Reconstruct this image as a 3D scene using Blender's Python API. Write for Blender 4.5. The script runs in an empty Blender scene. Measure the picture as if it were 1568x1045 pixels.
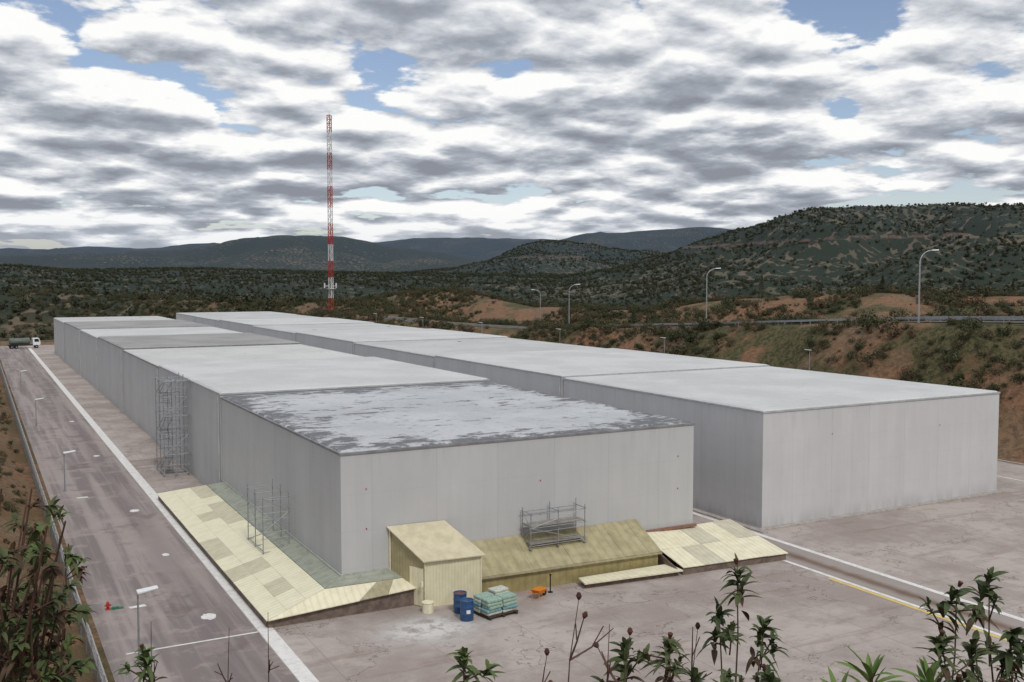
import bpy, math, random
import numpy as np
from mathutils import Vector, Matrix
random.seed(7); rng=np.random.default_rng(11)
scene=bpy.context.scene
root=scene.collection
EYE=21.0
CY,SY=math.cos(math.radians(28.45)),math.sin(math.radians(28.45))
def site(F,R,z):   # hillside frame (forward, right, height) -> world
    return Vector((SY*F+CY*R, CY*F-SY*R, z))

# ------------------------------------------------------------------ nodes
class G:
    def __init__(s,nt): s.nt=nt; s.n=nt.nodes; s.l=nt.links
    def add(s,t,**k):
        n=s.n.new(t)
        for a,b in k.items(): setattr(n,a,b)
        return n
    def put(s,sock,v):
        if hasattr(v,'is_output') : s.l.new(v,sock)
        else:
            if sock.type=='RGBA' and len(v)==3: v=(*v,1)
            sock.default_value=v
    def m(s,op,a,b=0.0,c=None,clamp=False):
        n=s.add('ShaderNodeMath',operation=op,use_clamp=clamp)
        s.put(n.inputs[0],a); s.put(n.inputs[1],b)
        if c is not None: s.put(n.inputs[2],c)
        return n.outputs[0]
    def mix(s,f,a,b,mode='MIX'):
        n=s.add('ShaderNodeMix',data_type='RGBA',blend_type=mode)
        s.put(n.inputs[0],f); s.put(n.inputs[6],a); s.put(n.inputs[7],b)
        return n.outputs[2]
    def noise(s,vec,scale,detail=4,rough=.5,dist=0.0,col=False):
        n=s.add('ShaderNodeTexNoise'); s.l.new(vec,n.inputs['Vector'])
        n.inputs['Scale'].default_value=scale;n.inputs['Detail'].default_value=detail
        n.inputs['Roughness'].default_value=rough;n.inputs['Distortion'].default_value=dist
        return n.outputs[1 if col else 0]
    def ramp(s,f,lo,hi,a=0.0,b=1.0,smooth=True):
        n=s.add('ShaderNodeMapRange',interpolation_type='SMOOTHSTEP' if smooth else 'LINEAR')
        s.put(n.inputs[0],f); n.inputs[1].default_value=lo;n.inputs[2].default_value=hi
        n.inputs[3].default_value=a;n.inputs[4].default_value=b
        return n.outputs[0]
    def scale(s,vec,sc):
        n=s.add('ShaderNodeMapping'); s.l.new(vec,n.inputs[0]); n.inputs['Scale'].default_value=sc
        return n.outputs[0]
    def sep(s,vec):
        n=s.add('ShaderNodeSeparateXYZ'); s.l.new(vec,n.inputs[0]); return n.outputs
    def comb(s,x,y,z):
        n=s.add('ShaderNodeCombineXYZ'); s.put(n.inputs[0],x);s.put(n.inputs[1],y);s.put(n.inputs[2],z); return n.outputs[0]
def newmat(name,rough=.8,spec=.3,metal=0):
    m=bpy.data.materials.new(name); m.use_nodes=True
    g=G(m.node_tree); b=m.node_tree.nodes['Principled BSDF']
    b.inputs['Roughness'].default_value=rough
    b.inputs['Specular IOR Level'].default_value=spec
    b.inputs['Metallic'].default_value=metal
    geo=g.add('ShaderNodeNewGeometry')
    return m,g,b,geo.outputs['Position']
def bump(g,b,h,strength=.3,dist=.05):
    n=g.add('ShaderNodeBump'); n.inputs['Strength'].default_value=strength;n.inputs['Distance'].default_value=dist
    g.l.new(h,n.inputs['Height']); g.l.new(n.outputs[0],b.inputs['Normal'])
def simple(name,c1,c2=None,scale=3,rough=.7,spec=.3,metal=0,bs=0):
    m,g,b,P=newmat(name,rough,spec,metal)
    if c2 is None: c2=tuple(c*.75 for c in c1)
    f=g.ramp(g.noise(P,scale,5,.6),.35,.65)
    g.put(b.inputs['Base Color'],g.mix(f,c1,c2))
    if bs: bump(g,b,g.noise(P,scale*4,4),bs,.03)
    return m

# ------------------------------------------------------------------ mesh builder
class MB:
    def __init__(s): s.v=[];s.f=[];s.mi=[]
    def face(s,pts,mi=0):
        o=len(s.v); s.v+= [tuple(p) for p in pts]; s.f.append(tuple(range(o,o+len(pts)))); s.mi.append(mi)
    def hexa(s,b,t,mi=0):   # b,t: 4 bottom, 4 top (ccw from above)
        o=len(s.v); s.v+=[tuple(p) for p in b]+[tuple(p) for p in t]
        for f in ((3,2,1,0),(4,5,6,7),(0,1,5,4),(1,2,6,5),(2,3,7,6),(3,0,4,7)):
            s.f.append(tuple(o+i for i in f)); s.mi.append(mi)
    def box(s,x0,y0,z0,x1,y1,z1,mi=0):
        s.hexa([(x0,y0,z0),(x1,y0,z0),(x1,y1,z0),(x0,y1,z0)],[(x0,y0,z1),(x1,y0,z1),(x1,y1,z1),(x0,y1,z1)],mi)
    def tube(s,a,b,r,mi=0,n=6,r2=None,caps=True):
        a=Vector(a);b=Vector(b);d=(b-a)
        if d.length<1e-6: return
        d.normalize(); u=d.orthogonal().normalized(); w=d.cross(u); r2=r if r2 is None else r2
        o=len(s.v)
        for k in range(n):
            c=math.cos(2*math.pi*k/n);q=math.sin(2*math.pi*k/n); s.v.append(tuple(a+(u*c+w*q)*r))
        for k in range(n):
            c=math.cos(2*math.pi*k/n);q=math.sin(2*math.pi*k/n); s.v.append(tuple(b+(u*c+w*q)*r2))
        for k in range(n):
            k2=(k+1)%n; s.f.append((o+k,o+k2,o+n+k2,o+n+k)); s.mi.append(mi)
        if caps:
            s.f.append(tuple(o+n-1-k for k in range(n))); s.mi.append(mi)
            s.f.append(tuple(o+n+k for k in range(n))); s.mi.append(mi)
    def path(s,pts,rs,mi=0,n=6):
        for i in range(len(pts)-1): s.tube(pts[i],pts[i+1],rs[i],mi,n,rs[i+1])
    def obj(s,name,mats,parent=None,loc=None,smooth=False,rot=None):
        me=bpy.data.meshes.new(name); me.from_pydata(s.v,[],s.f)
        for m in mats: me.materials.append(m)
        me.polygons.foreach_set('material_index',s.mi)
        if smooth: me.polygons.foreach_set('use_smooth',[True]*len(s.f))
        me.update()
        o=bpy.data.objects.new(name,me); root.objects.link(o)
        if parent: o.parent=parent
        if loc: o.location=loc
        if rot: o.rotation_euler=rot
        return o
def empty(name,loc=(0,0,0),rotz=0):
    e=bpy.data.objects.new(name,None); e.empty_display_size=.5; e.location=loc; e.rotation_euler=(0,0,rotz); root.objects.link(e); return e
def bevel(o,w=.02,seg=2):
    m=o.modifiers.new('b','BEVEL'); m.width=w;m.segments=seg;m.limit_method='ANGLE'

# ------------------------------------------------------------------ terrain height
TAB=rng.random((512,512))*2-1
def vn(x,y,o=0):
    xi=np.floor(x).astype(int);yi=np.floor(y).astype(int);fx=x-xi;fy=y-yi
    fx=fx*fx*(3-2*fx);fy=fy*fy*(3-2*fy);xi+=o*37;yi+=o*91
    a=TAB[xi&511,yi&511];b=TAB[(xi+1)&511,yi&511];c=TAB[xi&511,(yi+1)&511];d=TAB[(xi+1)&511,(yi+1)&511]
    return (a*(1-fx)+b*fx)*(1-fy)+(c*(1-fx)+d*fx)*fy
def fbm(x,y,o=0,n=5):
    s=0;a=1;t=0
    for i in range(n):
        s=s+a*vn(x,y,o+i);t+=a;a*=.5;x=x*2.03;y=y*2.03
    return s/t
def sm(t): t=np.clip(t,0,1); return t*t*(3-2*t)
# ridges: distance, half-width, [(bearing deg from view axis, rise above eye in m per km)]
RIDGES=[
 (9000,1900,[(-60,30),(-27.2,31),(-25.4,29),(-22.6,32),(-20,29.5),(-17.9,34.7),(-16,36),(-8,36.7),(-5,40.6),(-1.6,40.6),(1.7,39),(4,38),(10,38),(30,30),(60,30)]),
 (6500,1200,[(-60,0),(-3,10),(0,25),(2.5,38),(4.35,45.8),(7,46.5),(8.8,49.8),(11.7,51.5),(13,48),(18,30),(30,20),(60,20)]),
 (4600,1000,[(-60,20),(-30,22),(-20,27),(-17,32),(-15.2,39.5),(-13,42.5),(-9.45,41),(-6.9,31.4),(-3.1,23.6),(0,12),(30,0),(60,0)]),
 (3200,800,[(-60,0),(-10,0),(-4,10),(-.9,21.6),(.6,32.7),(2.5,38),(4.35,34.7),(6.6,27),(9.5,28),(12,20),(30,0),(60,0)]),
 (2200,850,[(-60,0),(2,0),(7.5,15),(9.5,28),(11.7,40),(13.5,48),(14.5,53.5),(16.5,65),(19.7,65.5),(22.6,68),(27.2,66),(35,60),(60,30)]),
 (1900,500,[(-60,12),(-27,14),(-24,9),(-18,11),(-10,7),(-3,5),(3,3),(8,6),(20,6),(60,6)]),
]
NB=np.array([-60,-27.2,-24.1,-22.6,-20.6,-17.6,-11.3,-8.7,-6.9,-5.4,-3.1,-.9,1.35,4.35,8.05,10.3,12.4,15.2,18.3,20.4,23.6,27.2,40,60],float)
NYv=np.array([-20,-18,-15,-20,-23,-28,-30,-27,-19,-14,-15,-24,-37,-40,-39,-32,-24,-20,-15,-14,-20,-20,-20,-20],float)*.655
NR=np.array([700,700,700,700,650,560,450,440,430,430,430,400,380,330,290,270,265,260,255,250,250,250,250,250],float)
def T(y): return np.interp(y,[0,60,107,162,229,300,400],[16.3,15.8,14.4,11.3,8.0,7.2,8])
def H(x,y):
    x=np.asarray(x,float);y=np.asarray(y,float)
    F=SY*x+CY*y;R=CY*x-SY*y;r=np.hypot(x,y);b=np.degrees(np.arctan2(R,F))
    base=-20+.012*np.minimum(r,3500)+fbm(x/260,y/260,3)*20*sm((r-350)/700)
    g=base
    for i,(d,w,tb) in enumerate(RIDGES):
        tb=np.array(tb,float)
        c=sum(np.interp(b+k,tb[:,0],tb[:,1]) for k in (-.7,-.35,0,.35,.7))/5
        zc=EYE+np.maximum(F,r*.3)/np.maximum(r,1)*d/1000*c
        p=np.exp(-((r-d)/w)**2)
        q=(1-p)*p*4
        rid=1-np.abs(fbm(x/(d*.11),y/(d*.11),20+i,4))*4.2
        hh=base+(zc-base)*p+q*rid*.20*np.maximum(zc,0)+p*fbm(x/180,y/180,40+i,4)*zc*.03
        g=np.maximum(g,hh)
    rr=np.interp(b,NB,NR); s=np.interp(b,NB,NYv)
    zc=EYE+rr*np.cos(np.radians(np.clip(b,-60,60)))/1000*s-1.2
    w=np.where(r>rr,90,80)
    p=np.exp(-((r-rr)/w)**2)
    e=base+(zc-base)*p+fbm(x/35,y/35,60,5)*3.0*(1-p*.55)
    g=np.maximum(g,np.where(r<1100,e,-999))
    # site
    hill=np.where(F>2.5,19.4-.75*(F-2.5),19.4-.12*(F-2.5))+fbm(x/6,y/6,70,4)*.5*sm((F-6)/8)
    lb=np.minimum(.55*(4.6-x),7+fbm(x/15,y/15,71)*2)+fbm(x/4,y/4,72,4)*.6*sm((4.6-x)/3)
    rb=T(y)*sm((x-104)/19)+(fbm(x/6,y/6,73,4)*1.6+fbm(x/20,y/20,75,3)*2.2)*sm((x-104)/6)*(1-sm((x-119)/4))
    far=np.where(y>353,(y-353)*.06,-1)
    loc=np.maximum(np.maximum(hill,lb),np.maximum(rb,far)); loc=np.maximum(loc,-.15)
    wl=(1-sm((x-137)/40))*(1-sm((y-365)/55))*(1-sm((-x-50)/80))
    wl=np.where((F<60)&(x<137),np.maximum(wl,1-sm((F-40)/20)),wl)
    return wl*loc+(1-wl)*g
def Hs(x,y): return float(H(np.array([x]),np.array([y]))[0])

def axis(lo,hi,step,nlo,nhi,gr):
    mid=np.arange(nlo,nhi+.01,step).tolist()
    s=step;a=[nhi]
    while a[-1]<hi: s*=gr;a.append(a[-1]+s)
    s=step;c=[nlo]
    while c[-1]>lo: s*=1.12;c.append(c[-1]-s)
    return np.array(c[:0:-1]+mid+a[1:])
xs=axis(-3000,13000,2.0,-24,240,1.016); ys=axis(-600,14500,2.2,-24,460,1.016)
XX,YY=np.meshgrid(xs,ys); ZZ=H(XX,YY)
nx,ny=len(xs),len(ys)
co=np.stack([XX,YY,ZZ],-1).reshape(-1,3)
idx=np.arange(nx*ny).reshape(ny,nx)
fa=np.stack([idx[:-1,:-1],idx[:-1,1:],idx[1:,1:],idx[1:,:-1]],-1).reshape(-1,4)
me=bpy.data.meshes.new('ground'); me.vertices.add(len(co)); me.vertices.foreach_set('co',co.ravel())
me.loops.add(fa.size); me.loops.foreach_set('vertex_index',fa.ravel())
me.polygons.add(len(fa)); me.polygons.foreach_set('loop_start',np.arange(0,fa.size,4)); me.polygons.foreach_set('loop_total',np.full(len(fa),4))
me.polygons.foreach_set('use_smooth',np.ones(len(fa),bool))
me.update(calc_edges=True)
ground=bpy.data.objects.new('ground',me); root.objects.link(ground)

# ground material
m,g,b,P=newmat('scrubland',.95,.1)
px,py,pz=g.sep(P)
r=g.m('SQRT',g.m('ADD',g.m('MULTIPLY',px,px),g.m('MULTIPLY',py,py)))
n2=g.noise(P,.09,6,.65); n3=g.noise(P,1.3,6,.7)
soil=g.mix(g.ramp(n2,.35,.65),(.29,.15,.085),(.23,.16,.10))
soil=g.mix(g.ramp(n3,.42,.62,0,.8),soil,(.12,.08,.05))
grass=g.mix(g.ramp(n3,.4,.6),(.055,.055,.024),(.13,.112,.058))
gf=g.m('MULTIPLY',g.ramp(g.noise(P,.05,6,.7),.47,.57),g.ramp(px,2,8,.3,1))
near=g.mix(gf,soil,grass)
vor=g.add('ShaderNodeTexVoronoi',voronoi_dimensions='2D'); g.l.new(P,vor.inputs['Vector']); vor.inputs['Scale'].default_value=.10
vr=g.m('ADD',vor.outputs['Distance'],g.m('MULTIPLY',g.m('SUBTRACT',g.noise(P,.25,3),.5),.5))
cover_and_shade=g.ramp(g.noise(P,.0035,7,.62),.33,.62,.40,.82)  # broad tree-cover patches; also cloud shadow on the hills, put into the colour
dots=g.ramp(g.m('SUBTRACT',vr,cover_and_shade),-.12,.08,1,0)
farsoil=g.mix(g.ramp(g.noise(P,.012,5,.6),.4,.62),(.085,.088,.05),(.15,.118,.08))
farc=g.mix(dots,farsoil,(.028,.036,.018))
band=g.m('ABSOLUTE',g.m('SUBTRACT',pz,g.m('ADD',70.0,g.m('MULTIPLY',g.noise(P,.002,3),10.0))))
bm=g.m('MULTIPLY',g.ramp(band,1.0,3.5,1,0),g.m('MULTIPLY',g.ramp(r,2400,2500,1,0),g.ramp(px,900,1000)))
bm=g.m('MULTIPLY',bm,g.ramp(n2,.42,.52))
farc=g.mix(g.m('MULTIPLY',bm,.6),farc,(.20,.11,.085))
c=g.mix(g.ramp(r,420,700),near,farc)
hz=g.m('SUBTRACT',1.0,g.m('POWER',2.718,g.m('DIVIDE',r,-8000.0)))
c=g.mix(g.m('MULTIPLY',hz,.95),c,(.08,.11,.165))  # aerial haze painted into the ground colour, stronger with distance from the origin
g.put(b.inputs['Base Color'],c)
bump(g,b,g.m('ADD',g.m('MULTIPLY',dots,g.ramp(r,300,700,0,3)),g.m('MULTIPLY',n3,.6)),.7,1.0)
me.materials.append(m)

# ------------------------------------------------------------------ scatter
def scatter(name,pts,scl,bases,seed=0):
    col=bpy.data.collections.new(name+'_kinds')
    for o in bases:
        for c in list(o.users_collection): c.objects.unlink(o)
        col.objects.link(o)
    me=bpy.data.meshes.new(name); me.from_pydata([tuple(p) for p in pts],[],[])
    at=me.attributes.new('scl','FLOAT','POINT'); at.data.foreach_set('value',np.asarray(scl,np.float32))
    o=bpy.data.objects.new(name,me); root.objects.link(o)
    nt=bpy.data.node_groups.new(name,'GeometryNodeTree')
    nt.interface.new_socket('Geometry',in_out='INPUT',socket_type='NodeSocketGeometry')
    nt.interface.new_socket('Geometry',in_out='OUTPUT',socket_type='NodeSocketGeometry')
    N=nt.nodes;L=nt.links
    gi=N.new('NodeGroupInput');go=N.new('NodeGroupOutput');ip=N.new('GeometryNodeInstanceOnPoints')
    ci=N.new('GeometryNodeCollectionInfo');ci.inputs['Collection'].default_value=col
    ci.inputs['Separate Children'].default_value=True;ci.inputs['Reset Children'].default_value=True
    na=N.new('GeometryNodeInputNamedAttribute');na.data_type='FLOAT';na.inputs['Name'].default_value='scl'
    rv=N.new('FunctionNodeRandomValue');rv.data_type='FLOAT_VECTOR'
    rv.inputs[0].default_value=(-.12,-.12,0);rv.inputs[1].default_value=(.12,.12,6.28);rv.inputs['Seed'].default_value=seed
    L.new(gi.outputs[0],ip.inputs['Points']);L.new(ci.outputs[0],ip.inputs['Instance'])
    ip.inputs['Pick Instance'].default_value=True
    L.new(na.outputs[0],ip.inputs['Scale']);L.new(rv.outputs[0],ip.inputs['Rotation'])
    L.new(ip.outputs[0],go.inputs[0])
    md=o.modifiers.new('scatter','NODES');md.node_group=nt
    return o
def leafmat(name,cols):
    m,g,b,P=newmat(name,.65,.25)
    oi=g.add('ShaderNodeObjectInfo')
    n=g.noise(P,1.1,2)
    f=g.m('ADD',g.m('MULTIPLY',oi.outputs['Random'],.7),g.m('MULTIPLY',n,.3))
    cr=g.add('ShaderNodeValToRGB'); g.l.new(f,cr.inputs[0])
    el=cr.color_ramp.elements
    while len(el)<len(cols): el.new(.5)
    for i,cc in enumerate(cols): el[i].position=i/(len(cols)-1)*.9+.05; el[i].color=(*cc,1)
    g.put(b.inputs['Base Color'],cr.outputs[0])
    return m
LM=leafmat('scrub_leaves',[(.026,.036,.016),(.048,.058,.024),(.068,.072,.032),(.095,.078,.042),(.15,.085,.048)])
LMF=leafmat('oak_leaves',[(.028,.036,.018),(.045,.052,.027),(.074,.072,.040)])
WOOD=simple('bark',(.10,.07,.05),(.05,.035,.025),8,.9)
def bush(name,n,size,mat,seed,hz=.75,trunk=0,lump=5):
    rd=random.Random(seed); mb=MB()
    cl=[(Vector((rd.uniform(-.55,.55),rd.uniform(-.55,.55),rd.uniform(.35,.9)*hz+trunk)),rd.uniform(.3,.55)) for _ in range(lump)]
    for i in range(n):
        c,rad=rd.choice(cl)
        d=Vector((rd.gauss(0,1),rd.gauss(0,1),rd.gauss(0,1))).normalized()
        p=c+d*rad*rd.uniform(.55,1.08); 
        if p.z<.02: p.z=rd.uniform(0,.15)
        nrm=(d+Vector((rd.gauss(0,.6),rd.gauss(0,.6),rd.gauss(0,.6)))).normalized()
        u=nrm.orthogonal().normalized(); u=(Matrix.Rotation(rd.uniform(0,6.28),3,nrm)@u); w=nrm.cross(u)
        s=size*rd.uniform(.6,1.4)
        mb.face([p-u*s,p+w*s*.6,p+u*s,p-w*s*.6],0)
    for c,rad in cl:
        mb.path([Vector((0,0,-.1)),Vector((c.x*.25,c.y*.25,c.z*.5)),c],[.05+trunk*.03,.035+trunk*.02,.01],1,4)
    return mb.obj(name,[mat,WOOD])
nb=[bush('shrub_kind',240,.085,LM,s,.75,0,5) for s in (1,2,3,4)]
def pts_in(n,x0,x1,y0,y1,cond,clump=18.,thr=-.1):
    x=rng.uniform(x0,x1,n);y=rng.uniform(y0,y1,n)
    k=cond(x,y)&(fbm(x/clump,y/clump,80,3)>thr-rng.random(n)*.25)
    x=x[k];y=y[k]; return np.stack([x,y,H(x,y)-.1],-1)
def seen(x,y):
    F=SY*x+CY*y;R=CY*x-SY*y; return (F>20)&(np.abs(R)<.72*F)
A=pts_in(42000,105,330,20,480,lambda x,y:~((x>123)&(x<136)&(y<345))&(x>105.5)&seen(x,y)&(np.hypot(x,y)<500),14.,-.04)
B=pts_in(9000,20,200,362,760,lambda x,y:(y>366)&seen(x,y))
C=pts_in(4800,-45,4.0,20,340,lambda x,y:(SY*x+CY*y>24),9.,-.12)
D=pts_in(500,-30,50,-10,60,lambda x,y:(SY*x+CY*y>10)&(SY*x+CY*y<24))
allp=np.concatenate([A,B,C,D]); scl=np.concatenate([rng.uniform(.4,1.4,len(A))*np.where(rng.random(len(A))<.12,2.0,1),rng.uniform(.7,2.2,len(B)),rng.uniform(.25,.85,len(C)),rng.uniform(.3,.6,len(D))])
scatter('hillside_scrub',allp,scl,nb,1)
fb=[bush('oak_kind',60,.24,LMF,s,.75,.35,5) for s in (11,12,13)]
n=66000; rr=np.sqrt(rng.uniform(450**2,2900**2,n)); bb=np.radians(rng.uniform(-31,31,n)+28.45)
x=rr*np.sin(bb);y=rr*np.cos(bb); z=H(x,y)
k=(fbm(x/160,y/160,81,4)>-.20-rng.random(n)*.3)&~((x>900)&(rr<2500)&(z>72)&(z<77.5)); x=x[k];y=y[k];z=z[k]
fp=np.stack([x,y,z-.5],-1)
scatter('distant_oak_woodland',fp,1.2+2.6*rng.random(len(fp))**1.6,fb,2)
def conifer(x,y,h,seed):
    rd=random.Random(seed); e=empty('pine_tree',(x,y,Hs(x,y)-.1)); mb=MB(); mb.path([(0,0,0),(.1,0,h*.5),(0,0,h)],[.16,.1,.02],0,8)
    for k in range(26):
        z=h*(.15+.8*k/26); L=(1-.8*k/26)*h*.27*rd.uniform(.7,1.1); a=rd.uniform(0,6.28); mb.tube((0,0,z),(L*math.cos(a),L*math.sin(a),z+L*.2),.03,0,4,.01)
    mb.obj('trunk',[WOOD],e); mb=MB()
    for i in range(900):
        t=rd.random()**1.3; z=h*(.12+.9*t); R_=(1-t*.92)*h*.28*rd.uniform(.3,1.1); a=rd.uniform(0,6.28); p=Vector((R_*math.cos(a),R_*math.sin(a),z+rd.uniform(-.2,.2)))
        u=Vector((rd.gauss(0,1),rd.gauss(0,1),rd.gauss(0,.6))).normalized(); w_=u.orthogonal().normalized(); s=rd.uniform(.1,.24); mb.face([p-u*s,p+w_*s*.5,p+u*s,p-w_*s*.5])
    mb.obj('crown',[LMF],e)
for i,(x,y,h) in enumerate(((177,193,6),(190,166,4.2),(206,156,4.5),(214,149,4),(160,225,3.6),(150,205,3.2))): conifer(x,y,h,i)

# ------------------------------------------------------------------ yard
YX0,YX1,YY0,YY1=4.8,104.5,10,354
def slab(name,x0,y0,x1,y1,z,mat):
    mb=MB(); mb.face([(x0,y0,z),(x1,y0,z),(x1,y1,z),(x0,y1,z)]); return mb.obj(name,[mat])
def joint(g,v,per,off):
    t=g.m('FRACT',g.m('DIVIDE',g.m('ADD',v,off),per)); return g.ramp(g.m('ABSOLUTE',g.m('SUBTRACT',t,.5)),.5-.05/per,.5-.02/per)
m,g,b,P=newmat('yard_concrete',.88,.25)
px,py,pz=g.sep(P)
nA=g.noise(P,.11,7,.7); nB=g.noise(P,.7,6,.7); nC=g.noise(P,9,4,.7)
c=g.mix(g.ramp(nA,.38,.62),(.46,.405,.375),(.325,.272,.25))
c=g.mix(g.ramp(nB,.48,.66,0,.55),c,(.285,.235,.215))
c=g.mix(g.m('MULTIPLY',joint(g,px,6.0,1.3),.35),c,(.17,.14,.13))
c=g.mix(g.m('MULTIPLY',joint(g,py,6.0,2.0),.35),c,(.17,.14,.13))
c=g.mix(g.ramp(nC,.52,.72,0,.4),c,(.49,.45,.425))
ck=g.m('ABSOLUTE',g.m('SUBTRACT',g.noise(P,.055,7,.6),.5))
c=g.mix(g.ramp(ck,.0008,.0022,.6,0),c,(.12,.09,.08))
st=g.noise(g.scale(P,(.16,.9,1)),.6,5,.6)
c=g.mix(g.ramp(st,.57,.69,0,.55),c,(.25,.18,.15))
g.put(b.inputs['Base Color'],c)
slab('yard_pavement',YX0,YY0,YX1,YY1,.001,m)
m,g,b,P=newmat('left_carriageway_asphalt',.88,.25)
px,py,pz=g.sep(P)
st=g.noise(g.scale(P,(.9,.03,1)),1,6,.6)
c=g.mix(g.ramp(st,.40,.60),(.34,.295,.28),(.22,.187,.182))
c=g.mix(g.ramp(g.noise(P,.3,6,.7),.5,.62,0,.55),c,(.39,.33,.305))
c=g.mix(g.ramp(g.m('ABSOLUTE',g.m('SUBTRACT',px,12.2)),.2,1.6,.3,0),c,(.16,.135,.135))
c=g.mix(g.ramp(g.noise(P,.22,4,.6),.58,.66,0,.5),c,(.15,.12,.11))
g.put(b.inputs['Base Color'],c); bump(g,b,g.noise(P,9,4,.7),.2,.02)
slab('perimeter_road',5.7,12,14.4,350,.005,m)
m,g,b,P=newmat('gutter_lane',.9,.2)
px,py,pz=g.sep(P)
c=g.mix(g.noise(P,.8,6,.7),(.38,.335,.31),(.30,.26,.24))
c=g.mix(g.ramp(g.m('ADD',g.m('ABSOLUTE',g.m('SUBTRACT',px,54.4)),g.m('MULTIPLY',g.noise(P,.7,4),.8)),.3,1.3,.9,0),c,(.16,.10,.07))
g.put(b.inputs['Base Color'],c)
slab('gutter_lane',53.15,12,56.2,61.8,.005,m)
m,g,b,P=newmat('plaster_dust',.95,.1)
px,py,pz=g.sep(P)
dx=g.m('DIVIDE',g.m('SUBTRACT',px,23.6),5.4);dy=g.m('DIVIDE',g.m('SUBTRACT',py,54.0),3.8)
dd=g.m('SQRT',g.m('ADD',g.m('MULTIPLY',dx,dx),g.m('MULTIPLY',dy,dy)))
al=g.m('MULTIPLY',g.m('MULTIPLY',g.ramp(dd,.15,1.0,1,0),g.ramp(g.noise(P,.8,6,.7),.34,.56)),.85)
b.inputs['Base Color'].default_value=(.72,.70,.68,1); g.l.new(al,b.inputs['Alpha'])
slab('plaster_spill',17,49.5,30,58.2,.010,m)

def paint(name,c,wear=.5):
    m,g,b,P=newmat(name,.7)
    w=g.ramp(g.noise(P,1.6,7,.75),.42,.72)
    cc=g.mix(g.m('MULTIPLY',w,wear),c,(.38,.33,.31)); g.put(b.inputs['Base Color'],cc); return m
WH=paint('worn_white_paint',(.78,.77,.75)); YE=paint('worn_yellow_paint',(.70,.52,.16),.5)
def strip(mb,x0,y0,x1,y1,mi=0,z=.014): mb.face([(x0,y0,z),(x1,y0,z),(x1,y1,z),(x0,y1,z)],mi)
mb=MB()
strip(mb,14.45,30,15.35,340); strip(mb,56.25,25,56.75,330)
strip(mb,52.7,20,53.05,56.5); strip(mb,52.3,20,52.66,50,1)
strip(mb,95.8,45,96.1,345); strip(mb,7.0,58.3,14.4,58.48)
mb.obj('painted_lines',[WH,YE])
mb=MB()
for yy,s in ((62.6,.5),(78.5,.3),(95.0,.45),(127,.4),(160,.4)):
    n=18; mb.face([(12.4+s*1.0*math.cos(a)*random.uniform(.75,1.1),yy+s*1.4*math.sin(a)*random.uniform(.75,1.1),.012) for a in [2*math.pi*i/n for i in range(n)]])
for yy in (66.5,103): 
    mb.face([(8.3,yy,.012),(9.3,yy,.012),(9.2,yy+.5,.012),(8.2,yy+.4,.012)])
mb.obj('road_patches',[WH])
CONC=simple('weathered_concrete',(.46,.43,.40),(.34,.30,.275),2.5,.9,bs=.3)
BRN=simple('stained_concrete',(.22,.17,.14),(.13,.10,.085),2,.95)
mb=MB(); mb.box(104.0,10,-.1,104.35,354,.15); mb.box(5.3,30,-.1,5.6,354,.15); mb.box(57.0,61.5,-.1,57.55,335,.1); mb.box(57.55,62.2,-.1,89.2,62.78,.12); mb.box(88.65,62.78,-.1,89.2,336,.12)
mb.obj('kerb',[CONC])

# ------------------------------------------------------------------ storage buildings
def wallmat(name,c0):
    m,g,b,P=newmat(name,.75,.25)
    px,py,pz=g.sep(P); s=g.m('ADD',px,py)
    pan=g.m('FLOOR',g.m('DIVIDE',s,1.15)); wn=g.add('ShaderNodeTexWhiteNoise',noise_dimensions='1D'); g.l.new(pan,wn.inputs['W'])
    pan2=g.m('FLOOR',g.m('DIVIDE',s,4.6)); wn2=g.add('ShaderNodeTexWhiteNoise',noise_dimensions='1D'); g.l.new(pan2,wn2.inputs['W'])
    st=g.noise(g.scale(P,(1.3,1.3,.09)),1,6,.65); n=g.noise(P,.25,5,.6)
    v=g.m('ADD',.90,g.m('MULTIPLY',wn.outputs[0],.04)); v=g.m('ADD',v,g.m('MULTIPLY',wn2.outputs[0],.05))
    v=g.m('ADD',v,g.m('MULTIPLY',g.m('SUBTRACT',st,.5),.17)); v=g.m('ADD',v,g.m('MULTIPLY',g.m('SUBTRACT',n,.5),.18))
    t=g.m('FRACT',g.m('DIVIDE',s,4.6)); jn=g.ramp(g.m('ABSOLUTE',g.m('SUBTRACT',t,.5)),.487,.496)
    v=g.m('SUBTRACT',v,g.m('MULTIPLY',jn,.08))
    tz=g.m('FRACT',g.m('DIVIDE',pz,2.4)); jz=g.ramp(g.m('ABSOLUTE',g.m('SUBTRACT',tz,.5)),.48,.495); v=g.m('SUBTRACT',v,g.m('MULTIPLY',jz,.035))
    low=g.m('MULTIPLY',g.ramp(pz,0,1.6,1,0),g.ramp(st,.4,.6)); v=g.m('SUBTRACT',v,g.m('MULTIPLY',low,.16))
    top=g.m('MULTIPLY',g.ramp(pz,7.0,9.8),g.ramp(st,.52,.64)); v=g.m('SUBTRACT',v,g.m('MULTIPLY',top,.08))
    cc=g.mix(1.0,c0,g.comb(v,v,v),'MULTIPLY')
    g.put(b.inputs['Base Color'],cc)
    return m
WALL=wallmat('painted_wall_panels',(.545,.548,.552)); WALL2=wallmat('painted_wall_panels_light',(.62,.622,.628))
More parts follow.
